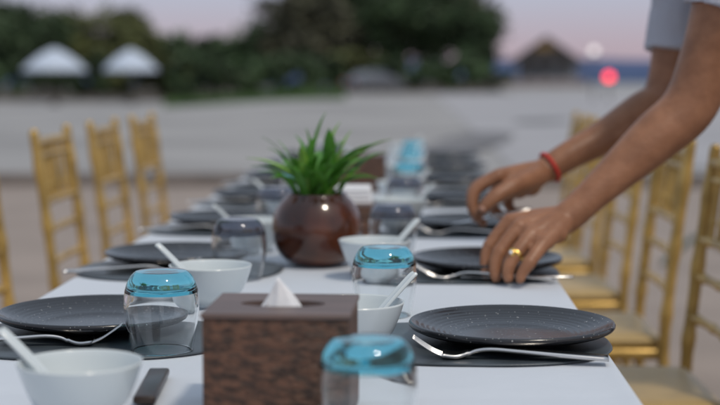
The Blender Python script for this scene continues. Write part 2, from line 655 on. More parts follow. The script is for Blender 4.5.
gw = 3.7 * (apx - .2 - zg) / (apx - HW + .35)
ga = MB()
ga.add([(-gw, -.3, zg), (gw, -.3, zg), (0, -.3, apx - .3), (-gw, -.1, zg), (gw, -.1, zg), (0, -.1, apx - .3)],
       [(0, 1, 2), (5, 4, 3), (0, 3, 4, 1), (1, 4, 5, 2), (2, 5, 3, 0)], False)
ga.build('gable', M['gable'], hut)
hp_ = MB()
hp_.add([(-gw - .1, -.35, zg), (gw + .1, -.35, zg), (3.65, -1.2, HW - .5), (-3.65, -1.2, HW - .5),
         (-gw - .1, -.35, zg - .2), (gw + .1, -.35, zg - .2), (3.65, -1.2, HW - .7), (-3.65, -1.2, HW - .7)],
        [(0, 3, 2, 1), (4, 5, 6, 7), (3, 7, 6, 2), (0, 1, 5, 4), (0, 4, 7, 3), (1, 2, 6, 5)], False)
hp_.build('roof', M['roof'], hut)
for x0 in (-2.3, -.6, 1.2):
    w = MB().box((x0, -.05, .7 if x0 > -1 and x0 < 0 else .95), (x0 + 1.1, .03, 2.15)).build('window', M['frame'], hut)
    MB().box((x0 + .09, -.08, 1.02), (x0 + 1.01, -.03, 2.08)).build('pane', M['window'], w)
for x0 in (-3.3, 3.3):
    MB().tube([(x0, -.4, 0), (x0, -.4, HW - .15)], [.09, .09], 8).build('post', M['pole'], hut)

lw0, lw1 = at(430, 85, 140), at(588, 85, 140)
b = MB().box((lw0.x, 139.8, ground_z(lw0.x, 140) - .1), (lw1.x, 140.1, .62), .04)
tag(b.build('boundary_wall', M['lowwall']), 'low pinkish wall in front of the grey hut', 'wall')

cc = at(374, 90, 97)
car = empty('parked_car', (cc.x, 97, ground_z(cc.x, 97)), R(38), 'silver car parked under the tallest dark trees', 'car')
side = [(-2.1, .32), (-2.12, .62), (-1.98, .86), (-1.5, .93), (-.95, 1.36), (-.4, 1.46), (.45, 1.44), (1.0, 1.08), (1.25, .96), (1.95, .84), (2.12, .62), (2.12, .32)]
vs = []
for y, sc_ in ((-.86, .97), (-.8, 1), (.8, 1), (.86, .97)):
    for x, z in side:
        tuck = .16 if z > 1.0 else 0
        vs.append((x * sc_, y * (1 - tuck), z if sc_ == 1 else .3 + (z - .3) * .96))
n = len(side)
fs = [tuple(reversed(range(n))), tuple(range(3 * n, 4 * n))]
for j in range(3):
    for i in range(n):
        i2 = (i + 1) % n
        fs.append((j * n + i, j * n + i2, (j + 1) * n + i2, (j + 1) * n + i))
MB().add(vs, fs, False).build('body', M['carpaint'], car)
for s in (-1, 1):
    MB().add([(-.95, s * .80, .97), (.75, s * .80, .97), (.45, s * .735, 1.37), (-.45, s * .735, 1.38)], [(0, 1, 2, 3)], False).build('side_window', M['window'], car)
    for x in (-1.32, 1.32):
        w = MB().lathe([(0, -.1), (.2, -.1), (.3, -.09), (.32, -.06), (.32, .06), (.3, .09), (.2, .1), (0, .1)], 24).build('wheel', M['tyre'], car, (x, s * .8, .32))
        w.rotation_euler = (R(90), 0, 0)
        MB().lathe([(0, -.115), (.18, -.11), (.19, -.1), (.19, .1), (.18, .11), (0, .115)], 18).build('rim', M['carpaint'], w)
    MB().box((2.05, s * .62 - .16, .6), (2.14, s * .62 + .16, .74), .02).build('headlight', M['frame'], car)
    MB().box((-2.16, s * .62 - .14, .62), (-2.05, s * .62 + .14, .78), .02).build('tail_light', M['red'], car)
MB().add([(.52, -.66, 1.40), (.52, .66, 1.40), (1.06, .74, 1.075), (1.06, -.74, 1.075)], [(0, 1, 2, 3)], False).build('windscreen', M['window'], car, (.03, 0, .02))


def lamp(u, v, D, label, m, r, name):
    p = at(u, v, D)
    gz = ground_z(p.x, D)
    root = empty(name, (p.x, D, gz), 0, label, 'lamp')
    h = p.z - gz
    MB().tube([(0, 0, 0), (0, 0, h - r * 1.1)], [.045, .035], 10).build('post', M['lampmetal'], root)
    MB().lathe([(0, h - r * 1.35), (r * .7, h - r * 1.3), (r * .8, h - r * .85), (0, h - r * .8)], 16).build('collar', M['lampmetal'], root)
    MB().ball((0, 0, h), r, 20, 12).build('bulb', m, root)


lamp(609, 77, 60, 'short post with a glowing red round lamp by the sea', M['redlamp'], .165, 'beacon_lamp')
lamp(594, 51, 62, 'taller post with a pale white globe lamp by the sea', M['whitelamp'], .15, 'globe_lamp')

# garden hose lying on the paving, seen between the right-hand chairs
hp = []
for k, (u, v) in enumerate(((664, 262), (672, 254), (682, 246), (692, 238), (700, 236), (712, 240), (730, 250))):
    Y = 1.085 * F / (v - 75)
    p = at(u, v, Y)
    hp.append((p.x, p.y, .016))
hs = spline(hp, 6)
tag(MB().tube(hs, [.016] * len(hs), 8).build('garden_hose', M['hose']), 'dark green hose lying on the paving beyond the chairs', 'hose')

# ------------------------------------------------------------------ table and cloth
TX0, TX1, TY0, TY1, TZ = -.60, .246, .75, 6.45, .75
tb = empty('banquet_table', ((TX0 + TX1) / 2, (TY0 + TY1) / 2, 0), 0, 'long narrow banquet table under a white cloth', 'table')
hx, hy = (TX1 - TX0) / 2, (TY1 - TY0) / 2
MB().box((-hx + .012, -hy + .012, TZ - .03), (hx - .012, hy - .012, TZ - .004), .004).build('tabletop', M['wood'], tb)
for k in range(5):
    for s in (-1, 1):
        y = -hy + .25 + k * (2 * hy - .5) / 4
        MB().tube([(s * (hx - .16), y, 0), (s * (hx - .16), y, TZ - .03)], [.016, .016], 12).build('leg', M['lampmetal'], tb)
# cloth: rounded-edge sheet with hanging sides
cs = []
for d in (.42, .36, .3, .24, .18, .12, .08, .05, .03, .015):
    cs.append((0, d))
prof = [(-1, d) for _, d in cs]
nx = 40
b = MB()
ys = [TY0 + i * (TY1 - TY0) / 380 for i in range(381)]
rows = []
for y in ys:
    row = []
    def hang(side, d):
        ph = y * 9 + (0 if side > 0 else 2)
        a = max(0, (d - .03)) * .12
        off = a * (math.sin(ph) + .6 * math.sin(ph * 2.3 + 1)) * .35 + max(0, d - .03) * .06
        return ((TX1 + .001 + off) if side > 0 else (TX0 - .001 - off), y, TZ - d)
    for _, d in cs: row.append(hang(-1, d))
    row.append((TX0 + .001, y, TZ - .006))
    row.append((TX0 + .003, y, TZ - .0025))
    row.append((TX0 + .008, y, TZ - .0006))
    for i in range(nx + 1):
        x = TX0 + .016 + (TX1 - TX0 - .032) * i / nx
        fold = 0
        for fy in (1.545, 2.9, 4.25, 5.6):
            fold += .002 * math.exp(-((y - fy) / .02) ** 2)
        row.append((x, y, TZ - fold - .0012 * (.5 + .5 * mnoise.noise(Vector((x * 7, y * 5, 2)))) - .0004 * (.5 + .5 * mnoise.noise(Vector((x * 22, y * 16, 5))))))
    row.append((TX1 - .008, y, TZ - .0006))
    row.append((TX1 - .003, y, TZ - .0025))
    row.append((TX1 - .001, y, TZ - .006))
    for _, d in reversed(cs): row.append(hang(1, d))
    rows.append(row)
w = len(rows[0])
b.add([p for r_ in rows for p in r_], [(j * w + i, j * w + i + 1, (j + 1) * w + i + 1, (j + 1) * w + i) for j in range(len(rows) - 1) for i in range(w - 1)])
for Y, dr in ((TY0, -1), (TY1, 1)):
    vs = []
    for i in range(21):
        x = TX0 + .01 + (TX1 - TX0 - .02) * i / 20
        for d in (.001, .02, .1, .2, .3, .42):
            vs.append((x, Y + dr * (.002 + max(0, d - .02) * .08 * (1 + math.sin(i * .9))), TZ - d))
    b.add(vs, [(i * 6 + k, (i + 1) * 6 + k, (i + 1) * 6 + k + 1, i * 6 + k + 1) for i in range(20) for k in range(5)])
tag(b.build('tablecloth', M['cloth']), 'white cloth spread over the long banquet table', 'tablecloth')


# ------------------------------------------------------------------ tableware prototypes
def once(maker):
    box = {}
    def f(*key):
        if key not in box:
            box[key] = maker(*key)
            return box[key]
        return copy_tree(box[key])
    return f


def mk_plate():
    prof = [(0, 0), (.074, 0), (.080, .002), (.108, .0075), (.126, .0130), (.1325, .0160), (.1348, .0188), (.1352, .0212), (.1340, .0234), (.1318, .0240)]
    top = []
    n = 66
    for i in range(n + 1):
        r = .1308 * (1 - i / n)
        z = .0072 + .0165 * max(0, (r - .070) / .0608) ** 1.9
        z += .00022 * smooth01(.066, .09, r) * math.sin((r - .045) * 2 * math.pi / .0072)
        top.append((r if i < n else 0, z))
    root = empty('dinner_plate')
    MB().lathe(prof[-5:] + top, 96).build('dish', M['plate'], root)
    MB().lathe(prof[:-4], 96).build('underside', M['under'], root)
    MB().lathe([(.058, -.0006), (.060, -.001), (.066, -.001), (.068, .0002)], 64).build('foot_ring', M['plate'], root)
    return root


def mk_placemat():
    root = empty('placemat')
    N = 96
    vs, fs = [], []
    lev = [(.97, 0), (.995, .0006), (1.0, .0016), (.996, .0027), (.985, .0031), (.6, .0030)]
    for q, z in lev:
        for k in range(N):
            a = 2 * math.pi * k / N
            c_, s_ = math.cos(a), math.sin(a)
            e = 2 / 2.5
            vs.append((q * .185 * math.copysign(abs(c_) ** e, c_), q * .150 * math.copysign(abs(s_) ** e, s_), z))
    for j_ in range(len(lev) - 1):
        for k in range(N):
            k2 = (k + 1) % N
            fs.append((j_ * N + k, j_ * N + k2, (j_ + 1) * N + k2, (j_ + 1) * N + k))
    fs.append(tuple(reversed(range(N))))
    fs.append(tuple((len(lev) - 1) * N + k for k in range(N)))
    MB().add(vs, fs).build('mat', M['charger'], root)
    return root


def mk_bowl():
    root = empty('rice_bowl')
    prof = [(0, .006), (.026, .006), (.031, .007), (.046, .021), (.056, .042), (.0625, .0615), (.0622, .0628), (.0606, .0622), (.054, .043), (.044, .0235), (.028, .0115), (0, .010)]
    MB().lathe([p[:2] for p in spline(prof, 3)], 64).build('bowl_body', M['porcelain'], root)
    MB().lathe([(.0245, .0062), (.0255, 0), (.0285, 0), (.030, .0066)], 48).build('foot_ring', M['porcelain'], root)
    return root


def mk_glass(kind):
    root = empty('tumbler')
    outer = [(.0380, .0004), (.0392, .0012), (.0428, .020), (.0464, .042), (.0474, .058), (.0464, .0735), (.0452, .0790)]
    outer_b = [(.0452, .0790), (.0428, .0865), (.0384, .0945), (.0330, .0998), (.0290, .1008), (.015, .1010), (0, .1010)]
    inner = [(.0424, .0735), (.0444, .058), (.0438, .042), (.0404, .020), (.0370, .0012), (.0380, .0004)]
    inner_b = [(0, .0780), (.018, .0795), (.030, .0800), (.038, .0790), (.0424, .0735)]
    ob = spline(outer, 4)
    b = MB()
    b.lathe(ob, 64)
    b.lathe(spline(inner, 4), 64)
    b.build('glass_wall', M['clear'] if kind == 'blue' else M['smokeb'], root)
    c = MB()
    c.lathe(spline(outer_b, 4)[:-1] + [(0, .1010)], 64)
    c.lathe(spline(inner_b, 4), 64)
    c.build('glass_base', M['blue'] if kind == 'blue' else M['smoke'], root)
    return root


def mk_fork():
    """lies along +x: handle end at x=0, tine tips at x=.225; z up"""
    root = empty('fork')
    zc = [(0, .0042), (.035, .0066), (.07, .0090), (.105, .0114), (.132, .0128), (.150, .0104), (.163, .0045), (.174, .0024), (.188, .0042)]
    wd_ = [.0098, .0100, .0085, .0062, .0042, .0040, .0075, .0108, .0118]
    pts = spline([(x, z, w) for (x, z), w in zip(zc, wd_)], 4)
    vs, fs = [], []
    n = len(pts)
    for x, z, w in pts:
        th = .0021
        cup = .0022 if x > .16 else 0
        x *= 1.07
        w *= 1.15
        vs += [(x, -w, z - th + cup), (x, -w, z + th + cup), (x, -w * .5, z + th), (x, w * .5, z + th), (x, w, z + th + cup), (x, w, z - th + cup), (x, w * .5, z - th), (x, -w * .5, z - th)]
    for i in range(n - 1):
        for k in range(8):
            k2 = (k + 1) % 8
            fs.append((i * 8 + k, i * 8 + k2, (i + 1) * 8 + k2, (i + 1) * 8 + k))
    fs.append(tuple(range(8)))
    fs.append(tuple(reversed(range((n - 1) * 8, n * 8))))
    MB().add(vs, fs).build('handle', M['steel'], root)
    for k in range(4):
        y = (-.0105 + k * .0070)
        p = [(.199, y, .0042), (.212, y, .0095), (.225, y, .0175), (.2375, y * .94, .0262)]
        MB().tube(spline(p, 4), [(.0022 - .001 * i / 12, .0016 - .0006 * i / 12) for i in range(13)], 6, up=(-.5, 0, 1)).build('tine', M['steel'], root)
    return root


def mk_spoon():
    """ceramic spoon; bowl around origin, handle rising along +x"""
    root = empty('soup_spoon')
    st = [(-.026, .010, .0055), (-.022, .0055, .0130), (-.010, .0010, .0205), (.006, .0012, .0205), (.018, .0050, .0155), (.028, .0120, .0095), (.048, .0275, .0085), (.068, .042, .0082), (.086, .0545, .0078), (.092, .0575, .0060)]
    pts = spline(st, 4)
    vs, fs = [], []
    m = 9
    for x, z, w in pts:
        deep = .012 * max(0, 1 - (x / .03) ** 2) if x < .03 else 0
        deep = max(deep, .0028)
        for k in range(m):
            t = -1 + 2 * k / (m - 1)
            vs.append((x, w * t, z + deep * (t * t)))
    for i in range(len(pts) - 1):
        for k in range(m - 1):
            fs.append((i * m + k, (i + 1) * m + k, (i + 1) * m + k + 1, i * m + k + 1))
    o = MB().add(vs, fs).build('spoon_body', M['porcelain'], root)
    md = o.modifiers.new('t', 'SOLIDIFY')
    md.thickness = .0050
    md.offset = 0
    s2 = o.modifiers.new('s', 'SUBSURF')
    s2.levels = s2.render_levels = 1
    return root


def mk_rest():
    root = empty('cutlery_rest')
    MB().box((-.012, -.075, .002), (.012, .075, .011), .003).build('bar', M['wood'], root)
    for s in (-1, 1):
        MB().box((-.010, s * .060 - .006, 0), (.010, s * .060 + .006, .0022), .0008).build('foot', M['wood'], root)
    return root


plate_, placemat_, bowl_, glass_, fork_, spoon_ = map(once, (mk_plate, mk_placemat, mk_bowl, mk_glass, mk_fork, mk_spoon))
ORD = ['nearest', 'second', 'third', 'fourth', 'fifth', 'sixth', 'seventh', 'eighth']


def put(o, loc, rz=0, label='', cat='', group='', rot=None):
    o.location = loc
    o.rotation_euler = rot if rot else (0, 0, rz)
    return tag(o, label, cat, group)


def where(side, k):
    return ('nearest the camera on the %s' % side) if k == 0 else '%s from the camera on the %s' % (ORD[k], side)


rnd = random.Random(3)
for side, X, Y0, dY, n in (('right', .125, 1.865, .682, 7), ('left', -.440, 1.935, .675, 7)):
    for k in range(n):
        Y = Y0 + dY * k
        jx = 0 if k < 2 else rnd.uniform(-.008, .008)
        put(placemat_(), ((.068 if side == 'right' else -.425) + jx, Y + (-.015 if side == 'right' else -.070), TZ + .0003), rnd.uniform(-.03, .03), 'oval slate grey placemat, ' + where(side, k), 'placemat', 'slate grey placemats')
        put(plate_(), (X + jx, Y, TZ + .0046), rnd.uniform(0, 6), 'black speckled dinner plate, ' + where(side, k), 'plate', 'black dinner plates')
        s = 1 if side == 'left' else -1
        hx_ = X + (.108 if s < 0 else -.176)
        put(fork_(), (hx_, Y - (.150 if s > 0 else .143), TZ + .0036), 0 if s > 0 else math.pi, 'steel fork below the black plate, ' + where(side, k), 'fork', 'steel forks')
# forks: turn slightly
for o in [o for o in COL.objects if o.name.startswith('fork') and o.parent is None]:
    o.rotation_euler.z += R(-3.5) if o.location.x > 0 else R(5)

RB = [(-.078, 1.775), (-.072, 2.45), (-.040, 3.275), (-.045, 3.80), (-.05, 4.52), (-.05, 5.18), (-.05, 5.85)]
LB = [(-.338, 1.405), (-.312, 2.14), (-.32, 2.82), (-.32, 3.5), (-.32, 4.18), (-.32, 4.86), (-.32, 5.54)]
for side, L in (('right', RB), ('left', LB)):
    for k, (x, y) in enumerate(L):
        lift = .0036 if side == 'right' else .0002
        put(bowl_(), (x, y, TZ + lift), rnd.uniform(0, 6), 'white porcelain rice bowl, ' + where(side, k), 'bowl', 'white rice bowls')
        az = {('left', 0): R(172), ('left', 1): R(172), ('right', 0): R(22), ('right', 1): R(25)}.get((side, k), R(170 if side == 'left' else 20) + rnd.uniform(-.3, .3))
        dx, dy = math.cos(az), math.sin(az)
        tilt = R(-8 if side == 'left' else -10)
        put(spoon_(), (x + dx * .002, y + dy * .002, TZ + .0215 + lift), 0, 'white ceramic spoon in the rice bowl, ' + where(side, k), 'spoon', 'white ceramic spoons', rot=(0, tilt, az))
RG = [(-.046, 1.338, 'blue'), (-.047, 2.07, 'blue'), (-.046, 2.76, 'smoke'), (-.03, 3.50, 'smoke'), (-.022, 4.11, 'blue'), (-.018, 4.76, 'blue'), (-.014, 5.42, 'blue')]
LG = [(-.3215, 1.775, 'blue'), (-.305, 2.43, 'smoke'), (-.305, 3.12, 'smoke'), (-.31, 3.76, 'blue'), (-.31, 4.46, 'blue'), (-.31, 5.15, 'smoke')]
for side, L in (('right', RG), ('left', LG)):
    for k, (x, y, kd) in enumerate(L):
        put(glass_(kd), (x, y, TZ + (.0036 if side == 'left' else .0002)), rnd.uniform(0, 6), ('upturned tumbler with blue base, ' if kd == 'blue' else 'upturned tumbler with smoky base, ') + where(side, k), 'glass', 'upturned tumblers')
put(mk_rest(), (-.293, 1.553, TZ + .0004), R(4), 'dark wooden cutlery rest beside the nearest left bowl', 'cutlery rest', None)



# ------------------------------------------------------------------ tissue boxes
def tissue_box(cx, cy, w, d, h, label):
    root = empty('tissue_box', (cx, cy, TZ + .0002), R(-1.5), label, 'tissue box', 'brown tissue boxes')
    th = .007
    b = MB()
    x0, x1, y0, y1 = -w / 2, w / 2, -d / 2, d / 2
    b.box((x0, y0, 0), (x1, y0 + th, h), .0015)
    b.box((x0, y1 - th, 0), (x1, y1, h), .0015)
    b.box((x0, y0 + th, 0), (x0 + th, y1 - th, h - .0004), .0)
    b.box((x1 - th, y0 + th, 0), (x1, y1 - th, h - .0004), .0)
    b.box((x0 + th, y0 + th, .001), (x1 - th, y1 - th, .006))
    b.build('box_body', M['bark'], root)
    N = 64
    vs, fs = [], []
    ov = .0016
    def rect(a):
        c_, s_ = math.cos(a), math.sin(a)
        X, Yh = w / 2 + ov, d / 2 + ov
        k = min(X / max(abs(c_), 1e-6), Yh / max(abs(s_), 1e-6))
        return c_ * k, s_ * k
    angs = sorted([2 * math.pi * k / N for k in range(N)] + [math.atan2(sy * d, sx_ * w) % (2 * math.pi) for sx_ in (-1, 1) for sy in (-1, 1)])
    n = len(angs)
    for z, kind in ((h + .0002, 'o'), (h + .0042, 'o'), (h + .0050, 'o2'), (h + .0050, 'i'), (h + .0002, 'i')):
        for a in angs:
            if kind == 'i':
                x, y = math.cos(a) * w * .30, math.sin(a) * d * .15
            else:
                x, y = rect(a)
                if kind == 'o2': x, y = x * .99, y * .99
            vs.append((x, y, z))
    for j in range(4):
        for k in range(n):
            k2 = (k + 1) % n
            fs.append((j * n + k, j * n + k2, (j + 1) * n + k2, (j + 1) * n + k))
    for k in range(n):
        fs.append((4 * n + k, 4 * n + (k + 1) % n, (k + 1) % n, k))
    MB().add(vs, fs, False).build('lid', M['lid'], root)
    MB().box((x0 + th + .001, y0 + th + .001, h - .035), (x1 - th - .001, y1 - th - .001, h - .025)).build('inner_stack', M['slot'], root)
    return root


def tissue(cx, cy, z, wd_, ht, label, seed=0, drape=0):
    N, Mr = 28, 12
    vs = []
    for j in range(Mr + 1):
        t = j / Mr
        for k in range(N):
            a = 2 * math.pi * k / N
            f = 1 + .3 * math.sin(3 * a + seed) + .14 * math.sin(7 * a + 1 + seed)
            rx = wd_ * (1 - t) ** 1.15 * (.75 + .25 * f) + .0008
            ry = wd_ * .17 * (1 - t) ** .8 * f + .0006
            cr_ = mnoise.noise(Vector((math.cos(a) * 2.2, math.sin(a) * 2.2, t * 3 + seed)))
            vs.append((cx + rx * math.cos(a) * (1 + .16 * cr_) - .22 * wd_ * t, cy + ry * math.sin(a) + .15 * wd_ * math.sin(t * 2) + .10 * wd_ * cr_ * (1 - t), z + ht * t))
    fs = [(j * N + k, j * N + (k + 1) % N, (j + 1) * N + (k + 1) % N, (j + 1) * N + k) for j in range(Mr) for k in range(N)]
    fs.append(tuple(Mr * N + k for k in range(N)))
    return tag(MB().add(vs, fs).build('tissue', M['tissue']), label, 'tissue', 'tissues in the boxes')


bx = (at(199.5, 318, 1.405).x + at(354, 317, 1.405).x) / 2
tissue_box(bx, 1.475, .1475, .135, .1070, 'brown mottled tissue box in the foreground, nearest of three')
tissue(bx + .004, 1.472, TZ + .079, .044, .060, 'white tissue peaking from the nearest brown box')
tissue_box(-.170, 3.10, .15, .135, .068, 'brown tissue box just behind the potted plant')
b = MB()
for k in range(4):
    b.box((-.058 + .002 * k, -.05, .0002 + k * .009), (.058 - .001 * k, .052 - .002 * k, .0088 + k * .009), .003)
nap = b.build('napkin', M['tissue'], None, (-.155, 3.10, TZ + .0735))
tag(nap, 'folded white napkin stack on the box behind the plant', 'napkin')
tissue_box(-.17, 4.33, .15, .135, .107, 'dark brown tissue box farthest along the table')
tissue(-.168, 4.33, TZ + .079, .024, .05, 'white tissue peaking from the farthest brown box', 2)


# ------------------------------------------------------------------ potted plant
pc = Vector((-.184, 2.62, TZ + .0002))
pp = empty('potted_plant', pc, 0, 'spiky green plant in a round brown lacquered pot', 'plant')
prof = [(0, .002), (.030, 0), (.036, .001), (.058, .010), (.076, .032), (.0835, .062), (.080, .092), (.068, .116), (.056, .129), (.0545, .133), (.052, .1335), (.050, .130), (.054, .124), (.066, .110)]
MB().lathe(spline(prof, 3), 64).build('pot', M['pot'], pp)
MB().lathe([(.0655, .1105), (.045, .116), (.02, .119), (0, .12)], 32).build('soil', M['soil'], pp)
for k in range(16):
    a = rnd.uniform(0, 6.28)
    r = rnd.uniform(.015, .047)
    MB().ball((r * math.cos(a), r * math.sin(a), .119), (.006, .005, .0045), 10, 6).build('pebble', M['pebble'], pp)


def leaf(tip, width, root0=(0, 0, .118), sag=.0, m='leaf', twist=0):
    p0, p3 = Vector(root0), Vector(tip)
    d = p3 - p0
    ctrl = p0 + Vector((d.x * .42, d.y * .42, d.z * .62 + .028))
    n = 14
    vs = []
    for i in range(n + 1):
        t = i / n
        p = p0 * (1 - t) ** 2 + ctrl * 2 * t * (1 - t) + p3 * t * t
        tn = ((ctrl - p0) * (1 - t) + (p3 - ctrl) * t).normalized()
        sd = tn.cross(Vector((0, 0, 1)))
        if sd.length < .05: sd = Vector((1, 0, 0))
        sd.normalize()
        sd = Matrix.Rotation(twist, 3, tn) @ sd
        nr = sd.cross(tn)
        w = width * (math.sin(math.pi * min(1, t * .80 + .16)) ** .8) * (1 - t ** 6)
        if i == n: w = .0004
        for q in (-1, -.5, 0, .5, 1):
            vs.append(p + sd * w * q + nr * (abs(q) ** 1.5) * w * .45)
    fs = [(i * 5 + k, i * 5 + k + 1, (i + 1) * 5 + k + 1, (i + 1) * 5 + k) for i in range(n) for k in range(4)]
    o = MB().add(vs, fs).build('leaf', M[m], pp)
    md = o.modifiers.new('t', 'SOLIDIFY')
    md.thickness = .0007
    return o


LEAVES = [  # tip pixel, depth offset, half width
    (326, 112, .00, .0085), (329, 128, -.05, .0075), (313, 138, -.03, .006), (300, 146, -.05, .0055), (292, 152, .02, .004), (277, 140, .02, .0022), (262, 137, .04, .0018),
    (268, 148, .06, .002), (250, 166, .03, .0075), (246, 158, -.02, .004), (258, 172, -.04, .0075), (270, 178, -.05, .006), (392, 139, .02, .0085), (378, 143, -.03, .008),
    (366, 152, -.06, .007), (386, 152, .05, .006), (372, 175, .01, .006), (378, 178, -.03, .004), (354, 160, -.06, .008), (345, 140, .04, .005), (352, 130, .06, .0035), (338, 148, -.07, .0075),
    (318, 155, -.08, .008), (300, 165, -.08, .0075), (285, 168, -.06, .007), (336, 165, -.09, .007), (310, 172, -.10, .0065), (360, 170, -.07, .007), (295, 135, .06, .003), (340, 122, .05, .0035),
    (322, 150, .08, .008), (280, 160, .08, .007), (368, 158, .09, .007), (306, 128, .03, .0035), (348, 150, .07, .007), (290, 158, -.02, .007), (334, 136, -.02, .007), (268, 164, .07, .006),
]
for i, (u, v, dy, w) in enumerate(LEAVES):
    t = at(u, v, 2.62 + dy) - pc
    a = rnd.uniform(0, 6.28)
    leaf(t, w * 1.6, (.02 * math.cos(a) + t.x * .12, .02 * math.sin(a) + t.y * .12, .117), m='leafy' if i in (3, 9, 12, 16, 20, 29) else 'leaf', twist=rnd.uniform(-.5, .5))


# ------------------------------------------------------------------ gold chairs
def bamboo(p0, p1, r, mid=None, rings=4, seg=12):
    """turned rod with bamboo-like knots"""
    p0, p1 = Vector(p0), Vector(p1)
    n = 40
    pts, rad = [], []
    for i in range(n + 1):
        t = i / n
        if mid is None: p = p0.lerp(p1, t)
        else:
            m_ = Vector(mid)
            p = p0 * (1 - t) ** 2 + m_ * 2 * t * (1 - t) + p1 * t * t
        k = 0
        for q in range(rings):
            k = max(k, math.exp(-((t - (q + .5) / rings) * n / 1.1) ** 2))
        pts.append(p)
        rad.append(r * (1 + .28 * k))
    return MB().tube(pts, rad, seg)


def mk_chair():
    root = empty('chiavari_chair')
    G = M['gold']
    hw, bx_, fx = .200, .19, -.155
    def backx(z): return bx_ + .055 * max(0, (z - .45) / .5) ** 1.2
    for s in (-1, 1):
        pts = [(bx_ + .045, s * hw, 0), (bx_ + .018, s * hw, .2), (bx_, s * hw, .42), (backx(.65), s * hw, .65), (backx(.95), s * hw * 1.0, .94)]
        sp_ = spline(pts, 14)
        rad = []
        for i in range(len(sp_)):
            t = i / (len(sp_) - 1)
            k = max(math.exp(-((t - q) * 46) ** 2) for q in (.12, .3, .46, .62, .78, .9))
            rad.append(.0135 * (1 + .25 * k))
        rad[0] = .011
        MB().tube(sp_, rad, 12).build('back_post', G, root)
        bamboo((fx, s * .195, 0), (fx, s * .195, .425), .0145, rings=3).build('front_leg', G, root)
        bamboo((fx, s * .195, .16), (bx_ + .02, s * hw, .18), .009, rings=4).build('stretcher', G, root)
        bamboo((fx, s * .195, .26), (bx_ + .01, s * hw, .28), .009, rings=4).build('stretcher', G, root)
    bamboo((fx, -.19, .2), (fx, .19, .2), .009, rings=4).build('stretcher', G, root)
    bamboo((fx, -.19, .3), (fx, .19, .3), .009, rings=4).build('stretcher', G, root)
    bamboo((bx_ + .016, -.18, .22), (bx_ + .016, .18, .22), .009, rings=4).build('stretcher', G, root)
    for z, r in ((.912, .012), (.875, .008), (.745, .0105), (.665, .0095), (.575, .0095)):
        x = backx(z)
        bamboo((x, -hw, z), (x, hw, z), r, mid=(x + .03, 0, z), rings=4).build('back_rail', G, root)
    for k in range(7):
        y = -.147 + k * .049
        bow = .015 * (1 - (y / hw) ** 2)
        bamboo((backx(.745) + bow, y, .745), (backx(.912) + bow, y, .912), .0062, rings=2, seg=8).build('spindle', G, root)
    # seat: tapered slab with rounded edge
    vs, fs = [], []
    def outline(g, z):
        pts = []
        cr = .03
        cor = [(fx - .02 + g, -.215 + g), (bx_ + .012 - g, -.20 + g), (bx_ + .012 - g, .20 - g), (fx - .02 + g, .215 - g)]
        for ci, (x, y) in enumerate(cor):
            a0 = [180, 270, 0, 90][ci]
            sx_, sy = [(1, 1), (-1, 1), (-1, -1), (1, -1)][ci]
            for q in range(6):
                a = R(a0 + q * 18)
                pts.append((x + sx_ * cr + cr * math.cos(a), y + sy * cr + cr * math.sin(a), z))
        return pts
    def slab(levels, name, m):
        v, f = [], []
        for g, z in levels: v += outline(g, z)
        for j in range(len(levels) - 1):
            for k in range(24):
                k2 = (k + 1) % 24
                f.append((j * 24 + k, j * 24 + k2, (j + 1) * 24 + k2, (j + 1) * 24 + k))
        f.append(tuple(reversed(range(24))))
        f.append(tuple((len(levels) - 1) * 24 + k for k in range(24)))
        return MB().add(v, f).build(name, m, root)
    slab([(.006, .415), (0, .419), (0, .438), (.005, .443)], 'seat', G)
    slab([(.022, .4432), (.012, .450), (.012, .462), (.022, .470), (.05, .474), (.1, .476)], 'cushion', M['cushion'])
    return root


chair_ = once(mk_chair)
CH = [('right', .405, y) for y in (2.905, 3.62, 4.33, 5.04, 5.72)] + [('left', -.812, y) for y in (3.28, 4.10, 4.78, 5.47)]
cnt = {'right': 0, 'left': 0}
for side, x, y in CH:
    k = cnt[side]
    cnt[side] += 1
    o = chair_()
    rz = 0 if side == 'right' else math.pi
    rz += rnd.uniform(-.03, .03)
    lab = 'gold bamboo-style chair with spindle back, %s from the camera on the %s' % (ORD[k], side)
    put(o, (x, y, 0), rz, lab, 'chair', 'gold chairs along the table')


# ------------------------------------------------------------------ person
def P(u, v, Y): return tuple(at(u, v, Y))


def limb(b, pts, rad, n=5, seg=20, up=None):
    q = [tuple(p) + ((r, r) if not isinstance(r, tuple) else r) for p, r in zip(pts, rad)]
    q = spline(q, n)
    b.tube([p[:3] for p in q], [(p[3], p[4]) for p in q], seg, up)


def remesh(b, name, m, voxel, parent, it=4, fac=.5):
    me = b.mesh('tmp')
    o = link(bpy.data.objects.new('tmp', me))
    r = o.modifiers.new('r', 'REMESH')
    r.mode = 'VOXEL'
    r.voxel_size = voxel
    r.use_smooth_shade = True
    s = o.modifiers.new('s', 'SMOOTH')
    s.factor = fac
    s.iterations = it
    dg = bpy.context.evaluated_depsgraph_get()
    me2 = bpy.data.meshes.new_from_object(o.evaluated_get(dg))
    bpy.data.objects.remove(o)
    bpy.data.meshes.remove(me)
    me2.name = name
    me2.materials.clear()
    me2.materials.append(m)
    o2 = link(bpy.data.objects.new(name, me2), parent)
    return o2


person = empty('person', (0, 0, 0), 0, 'person in a pale grey T-shirt leaning over to set cutlery', 'person')
body = MB()
